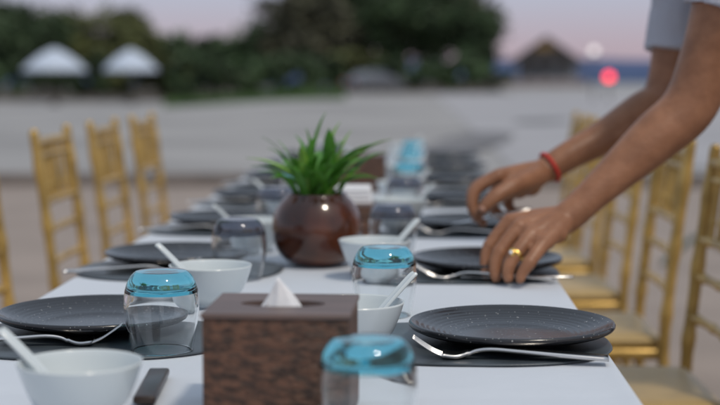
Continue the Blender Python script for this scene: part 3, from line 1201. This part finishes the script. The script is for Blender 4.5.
# --- near hand (left), back of the hand to the camera, fingertips on the cloth
Wn = P(569, 216, 2.450)
NEAR = {
    'index':  [(510, 221, 2.445), (490, 246, 2.435), (485.5, 264, 2.425), (486.5, 275.5, 2.415)],
    'middle': [(519, 227, 2.420), (499, 253, 2.400), (495, 269, 2.392), (496, 278, 2.386)],
    'ring':   [(530, 236, 2.395), (513.5, 258, 2.372), (508, 271, 2.364), (508.5, 278.5, 2.358)],
    'pinky':  [(541, 246, 2.375), (529, 263, 2.352), (522, 273.5, 2.345), (520, 279.5, 2.340)],
}
FR = {'index': (.0138, .0120, .0108, .0088), 'middle': (.0140, .0124, .0110, .0090), 'ring': (.0138, .0122, .0107, .0088), 'pinky': (.0128, .0110, .0096, .0080)}
for f, J in NEAR.items():
    pts = [P(*j) for j in J]
    limb(body, pts, FR[f], 5, 16)
    body.ball(pts[0], .0140 if f != 'pinky' else .0125)
    body.ball(pts[1], FR[f][1] * 1.08)
    W2_ = Vector(Wn)
    limb(body, [W2_.lerp(Vector(pts[0]), .0), W2_.lerp(Vector(pts[0]), .5), pts[0]], [.020, .0185, .0135], 4, 16)
# web between the metacarpals
mm = [Vector(P(*NEAR[f][0])) for f in ('index', 'middle', 'ring', 'pinky')]
for a_, b_ in zip(mm, mm[1:]):
    for t in (0, .5):
        p_ = a_.lerp(b_, .5).lerp(Vector(Wn), t * .6 + .12)
        body.ball(p_ - Vector((0, 0, .003)), .0165)
body.ball(P(546, 240, 2.402), .0175)
body.ball(P(556, 233, 2.415), .020)
limb(body, [P(556, 224, 2.475), P(535, 240, 2.482), P(515, 258, 2.468), P(500, 272, 2.445)], [.019, .0155, .0120, .0095], 5, 16)
# near arm
limb(body, [P(552, 226, 2.44), Wn, P(590, 197, 2.462), P(622, 168, 2.482), P(655, 138, 2.50), P(688, 108, 2.515), P(706, 66, 2.515), P(722, 15, 2.51), P(737, -62, 2.51)],
     [(.024, .026), (.0285, .0275), (.0305, .0285), (.0375, .036), (.0465, .044), (.0505, .047), (.052, .049), (.058, .054), (.060, .058)], 6, 28)
# --- far hand (right), thumb side to the camera, pinching a knife
Wf = P(547, 169, 2.785)
FAR = {
    'index':  [(498, 176, 2.715), (476.5, 189, 2.705), (472, 206, 2.695), (478, 219, 2.688)],
    'middle': [(500, 175, 2.742), (474.5, 189, 2.745), (474, 209, 2.730), (483, 223, 2.718)],
    'ring':   [(506, 178, 2.768), (492, 199, 2.775), (497, 213, 2.755), (507, 216, 2.745)],
    'pinky':  [(514, 183, 2.790), (508, 202, 2.795), (514, 212, 2.780), (522, 211, 2.772)],
}
for f, J in FAR.items():
    pts = [P(*j) for j in J]
    limb(body, pts, tuple(r * 1.0 for r in FR[f]), 5, 16)
    body.ball(pts[0], .0140 if f != 'pinky' else .0125)
    W2_ = Vector(Wf)
    limb(body, [W2_, W2_.lerp(Vector(pts[0]), .5), pts[0]], [.0200, .0185, .0135], 4, 16)
limb(body, [P(538, 176, 2.755), P(514, 186, 2.700), P(494, 198, 2.676), P(482, 210, 2.670)], [.023, .0185, .0148, .0112], 5, 16)
body.ball(P(530, 184, 2.765), .0245)
body.ball(P(518, 188, 2.765), .022)
body.ball(P(508, 180, 2.735), .0175)
limb(body, [P(536, 172, 2.775), Wf, P(572, 154, 2.80), P(606, 136, 2.835), P(640, 114, 2.87), P(664, 99, 2.885), P(674, 60, 2.89), P(680, 10, 2.90), P(690, -70, 2.94)],
     [(.020, .020), (.0275, .0265), (.0305, .029), (.0365, .035), (.043, .041), (.0465, .0445), (.047, .046), (.052, .050), (.056, .054)], 6, 28)
# --- trunk, neck, head, legs
SHn, SHf = Vector(P(737, -62, 2.51)), Vector(P(690, -70, 2.94))
CH_ = (SHn + SHf) / 2 + Vector((.05, 0, .0))
HIP = Vector((1.0, 2.74, .96))
limb(body, [HIP + Vector((0, 0, -.05)), HIP.lerp(CH_, .35), HIP.lerp(CH_, .75), CH_ + Vector((0, 0, .02))], [(.165, .11), (.15, .105), (.175, .115), (.14, .085)], 5, 32, up=(-.8, 0, .6))
limb(body, [SHn, (SHn + CH_) / 2 + Vector((.02, 0, .03)), CH_ + Vector((0, 0, .05)), (SHf + CH_) / 2 + Vector((.02, 0, .03)), SHf], [.062, .075, .08, .075, .060], 4, 20)
NK = CH_ + Vector((-.03, 0, .07))
HD = NK + Vector((-.115, 0, .115))
limb(body, [CH_, NK, HD], [.07, .058, .055], 4, 20)
hr = Matrix.Rotation(R(-38), 3, 'Y')     # head tipped forward (towards -x)
body.ball(HD + hr @ Vector((0, 0, .03)), (.096, .076, .105), 28, 18, hr)
body.ball(HD + hr @ Vector((-.035, 0, -.035)), (.062, .056, .075), 24, 14, hr)
body.ball(HD + hr @ Vector((-.100, 0, -.012)), (.016, .012, .022), 12, 8, hr)
body.ball(HD + hr @ Vector((-.082, 0, -.062)), (.014, .024, .008), 12, 8, hr)
body.ball(HD + hr @ Vector((-.084, 0, -.076)), (.014, .020, .007), 12, 8, hr)
for s in (-1, 1):
    body.ball(HD + hr @ Vector((.012, s * .078, -.005)), (.016, .010, .030), 12, 8, hr)
    body.ball(HD + hr @ Vector((-.083, s * .032, .032)), (.010, .020, .006), 12, 8, hr)
    kn = Vector((.98, 2.74 + s * .11, .50))
    an = Vector((1.03, 2.74 + s * .12, .08))
    limb(body, [HIP + Vector((0, s * .085, -.02)), kn, an], [.088, .060, .040], 6, 24)
    limb(body, [an + Vector((.03, 0, -.035)), an + Vector((-.08, 0, -.045)), an + Vector((-.17, 0, -.055))], [(.035, .03), (.04, .026), (.032, .018)], 4, 18)
remesh(body, 'body', M['skin'], .0026, person, it=5, fac=.5)
for s in (-1, 1):
    MB().ball(HD + hr @ Vector((-.066, s * .030, .018)), .0125, 14, 10).build('eye', M['eye'], person)
h = MB()
h.ball(HD + hr @ Vector((.012, 0, .052)), (.100, .084, .098), 26, 16, hr)
h.ball(HD + hr @ Vector((.045, 0, .0)), (.068, .078, .085), 24, 14, hr)
remesh(h, 'hair', M['hair'], .006, person, it=3)
# shirt
sh = MB()
limb(sh, [HIP + Vector((0, 0, -.02)), HIP.lerp(CH_, .35), HIP.lerp(CH_, .75), CH_ + Vector((.01, 0, .02))], [(.185, .13), (.172, .128), (.195, .135), (.155, .10)], 6, 36, up=(-.8, 0, .6))
limb(sh, [SHn, (SHn + CH_) / 2 + Vector((.02, 0, .035)), CH_ + Vector((0, 0, .05)), (SHf + CH_) / 2 + Vector((.02, 0, .035)), SHf], [.074, .086, .088, .086, .070], 5, 24)
def sleeve(pts, rad):
    q = spline([tuple(p) + (r, r) for p, r in zip(pts, rad)], 8)
    sh.tube([p[:3] for p in q], [(p[3] * (1 + .03 * math.sin(i * 1.3)), p[4]) for i, p in enumerate(q)], 32, cap=False)
sleeve([SHn, P(731, -20, 2.51), P(726, 8, 2.512)], [.072, .073, .0735])
sleeve([SHf, P(683, -5, 2.905), P(675, 52, 2.89)], [.068, .064, .059])
so = remesh(sh, 'shirt', M['shirt'], .004, person, it=2, fac=.4)
vc = [v.co.copy() for v in so.data.vertices]
vn = [v.normal.copy() for v in so.data.vertices]
flat = []
for c_, n_ in zip(vc, vn):
    k_ = mnoise.noise(Vector((c_.x * 22 + c_.z * 9, c_.y * 20, c_.z * 11))) * .0065 + mnoise.noise(c_ * 45) * .0016
    flat += list(c_ + n_ * k_)
so.data.vertices.foreach_set('co', flat)
so.data.update()
tr = MB()
limb(tr, [HIP + Vector((0, 0, .05)), HIP + Vector((0, 0, -.09))], [(.185, .125), (.185, .13)], 4, 32, up=(-1, 0, .1))
for s in (-1, 1):
    kn = Vector((.98, 2.74 + s * .11, .50))
    an = Vector((1.03, 2.74 + s * .12, .08))
    limb(tr, [HIP + Vector((0, s * .088, -.02)), kn, an], [.102, .078, .066], 6, 24)
    shoe = MB()
    limb(shoe, [an + Vector((.045, 0, -.040)), an + Vector((-.06, 0, -.036)), an + Vector((-.17, 0, -.048)), an + Vector((-.20, 0, -.055))], [(.036, .040), (.044, .040), (.044, .028), (.034, .02)], 4, 20, up=(0, 0, 1))
    remesh(shoe, 'shoe', M['shoe'], .006, person, it=2)
remesh(tr, 'trousers', M['trousers'], .006, person, it=3)


def torus(c, axis, R1, R2, r, m, name, parent, up=(0, 0, 1), seg=36):
    axis = Vector(axis).normalized()
    s_ = axis.cross(Vector(up)).normalized()
    u_ = s_.cross(axis)
    pts = [Vector(c) + s_ * R1 * math.cos(2 * math.pi * k / seg) + u_ * R2 * math.sin(2 * math.pi * k / seg) for k in range(seg)]
    vs, fs = [], []
    n = 10
    for k in range(seg):
        o = (pts[k] - Vector(c)).normalized()
        for q in range(n):
            a = 2 * math.pi * q / n
            vs.append(pts[k] + o * r[0] * math.cos(a) + axis * r[1] * math.sin(a))
    for k in range(seg):
        for q in range(n):
            fs.append((k * n + q, ((k + 1) % seg) * n + q, ((k + 1) % seg) * n + (q + 1) % n, k * n + (q + 1) % n))
    return MB().add(vs, fs).build(name, m, parent)


ax = Vector(P(572, 154, 2.80)) - Vector(Wf)
torus(Vector(Wf).lerp(Vector(P(572, 154, 2.80)), .12), ax, .0305, .0305, (.0026, .0040), M['red'], 'wrist_cord', person)['label'] = 'red cord tied round the far wrist'
rp0, rp1 = Vector(P(530, 236, 2.395)), Vector(P(513.5, 258, 2.372))
rc = rp0.lerp(rp1, .86)
rg = torus(rc, rp1 - rp0, .0130, .0130, (.0014, .0040), M['goldring'], 'finger_ring', person, up=(0, -1, 0))
rg['label'] = 'gold ring with a pale stone on the near hand'
nd = (CAM - rc).normalized()
MB().ball(rc + (nd + Vector((-.35, 0, .25))).normalized() * .0142, (.0062, .0045, .0062), 14, 8).build('ring_plate', M['goldring'], rg)
MB().ball(rc + (nd + Vector((-.55, 0, .3))).normalized() * .0180, .0034, 12, 8).build('ring_stone', M['stone'], rg)
# thumb nail of the far hand
tq = Vector(P(482.5, 209.5, 2.668))
MB().ball(tq + (CAM - tq).normalized() * .0082, (.0052, .0026, .0062), 14, 8, Matrix.Rotation(R(-40), 3, 'Y')).build('nail', M['nail'], person)


# knife in the far hand and one under the near fingers
def knife(p0, p1, label):
    p0, p1 = Vector(p0), Vector(p1)
    root = empty('table_knife', p0, 0, label, 'knife', 'steel table knives')
    d = p1 - p0
    L = d.length
    root.rotation_euler = d.to_track_quat('X', 'Z').to_euler()
    MB().tube([(0, 0, 0), (L * .2, 0, 0), (L * .5, 0, 0)], [(.0062, .0032), (.0058, .0030), (.004, .0026)], 12, up=(0, 0, 1)).build('handle', M['steel'], root)
    bl = MB()
    n = 10
    vs = []
    for i in range(n + 1):
        t = i / n
        x = L * (.5 + .5 * t)
        w = .0075 * (1 - t ** 5) + .001
        vs += [(x, -.004, .0008), (x, -.004 + 2 * w * .9, 0), (x, -.004, -.0008)]
    fs = [(i * 3 + k, i * 3 + (k + 1) % 3, (i + 1) * 3 + (k + 1) % 3, (i + 1) * 3 + k) for i in range(n) for k in range(3)] + [(0, 1, 2), (3 * n + 2, 3 * n + 1, 3 * n)]
    bl.add(vs, fs, False).build('blade', M['steel'], root)


knife(P(530, 209, 2.72), P(452, 224, 2.70), 'steel table knife held in the far hand')
knife((.262, 2.405, TZ + .0105), (.075, 2.395, TZ + .0105), 'steel table knife under the near hand beside the plate')
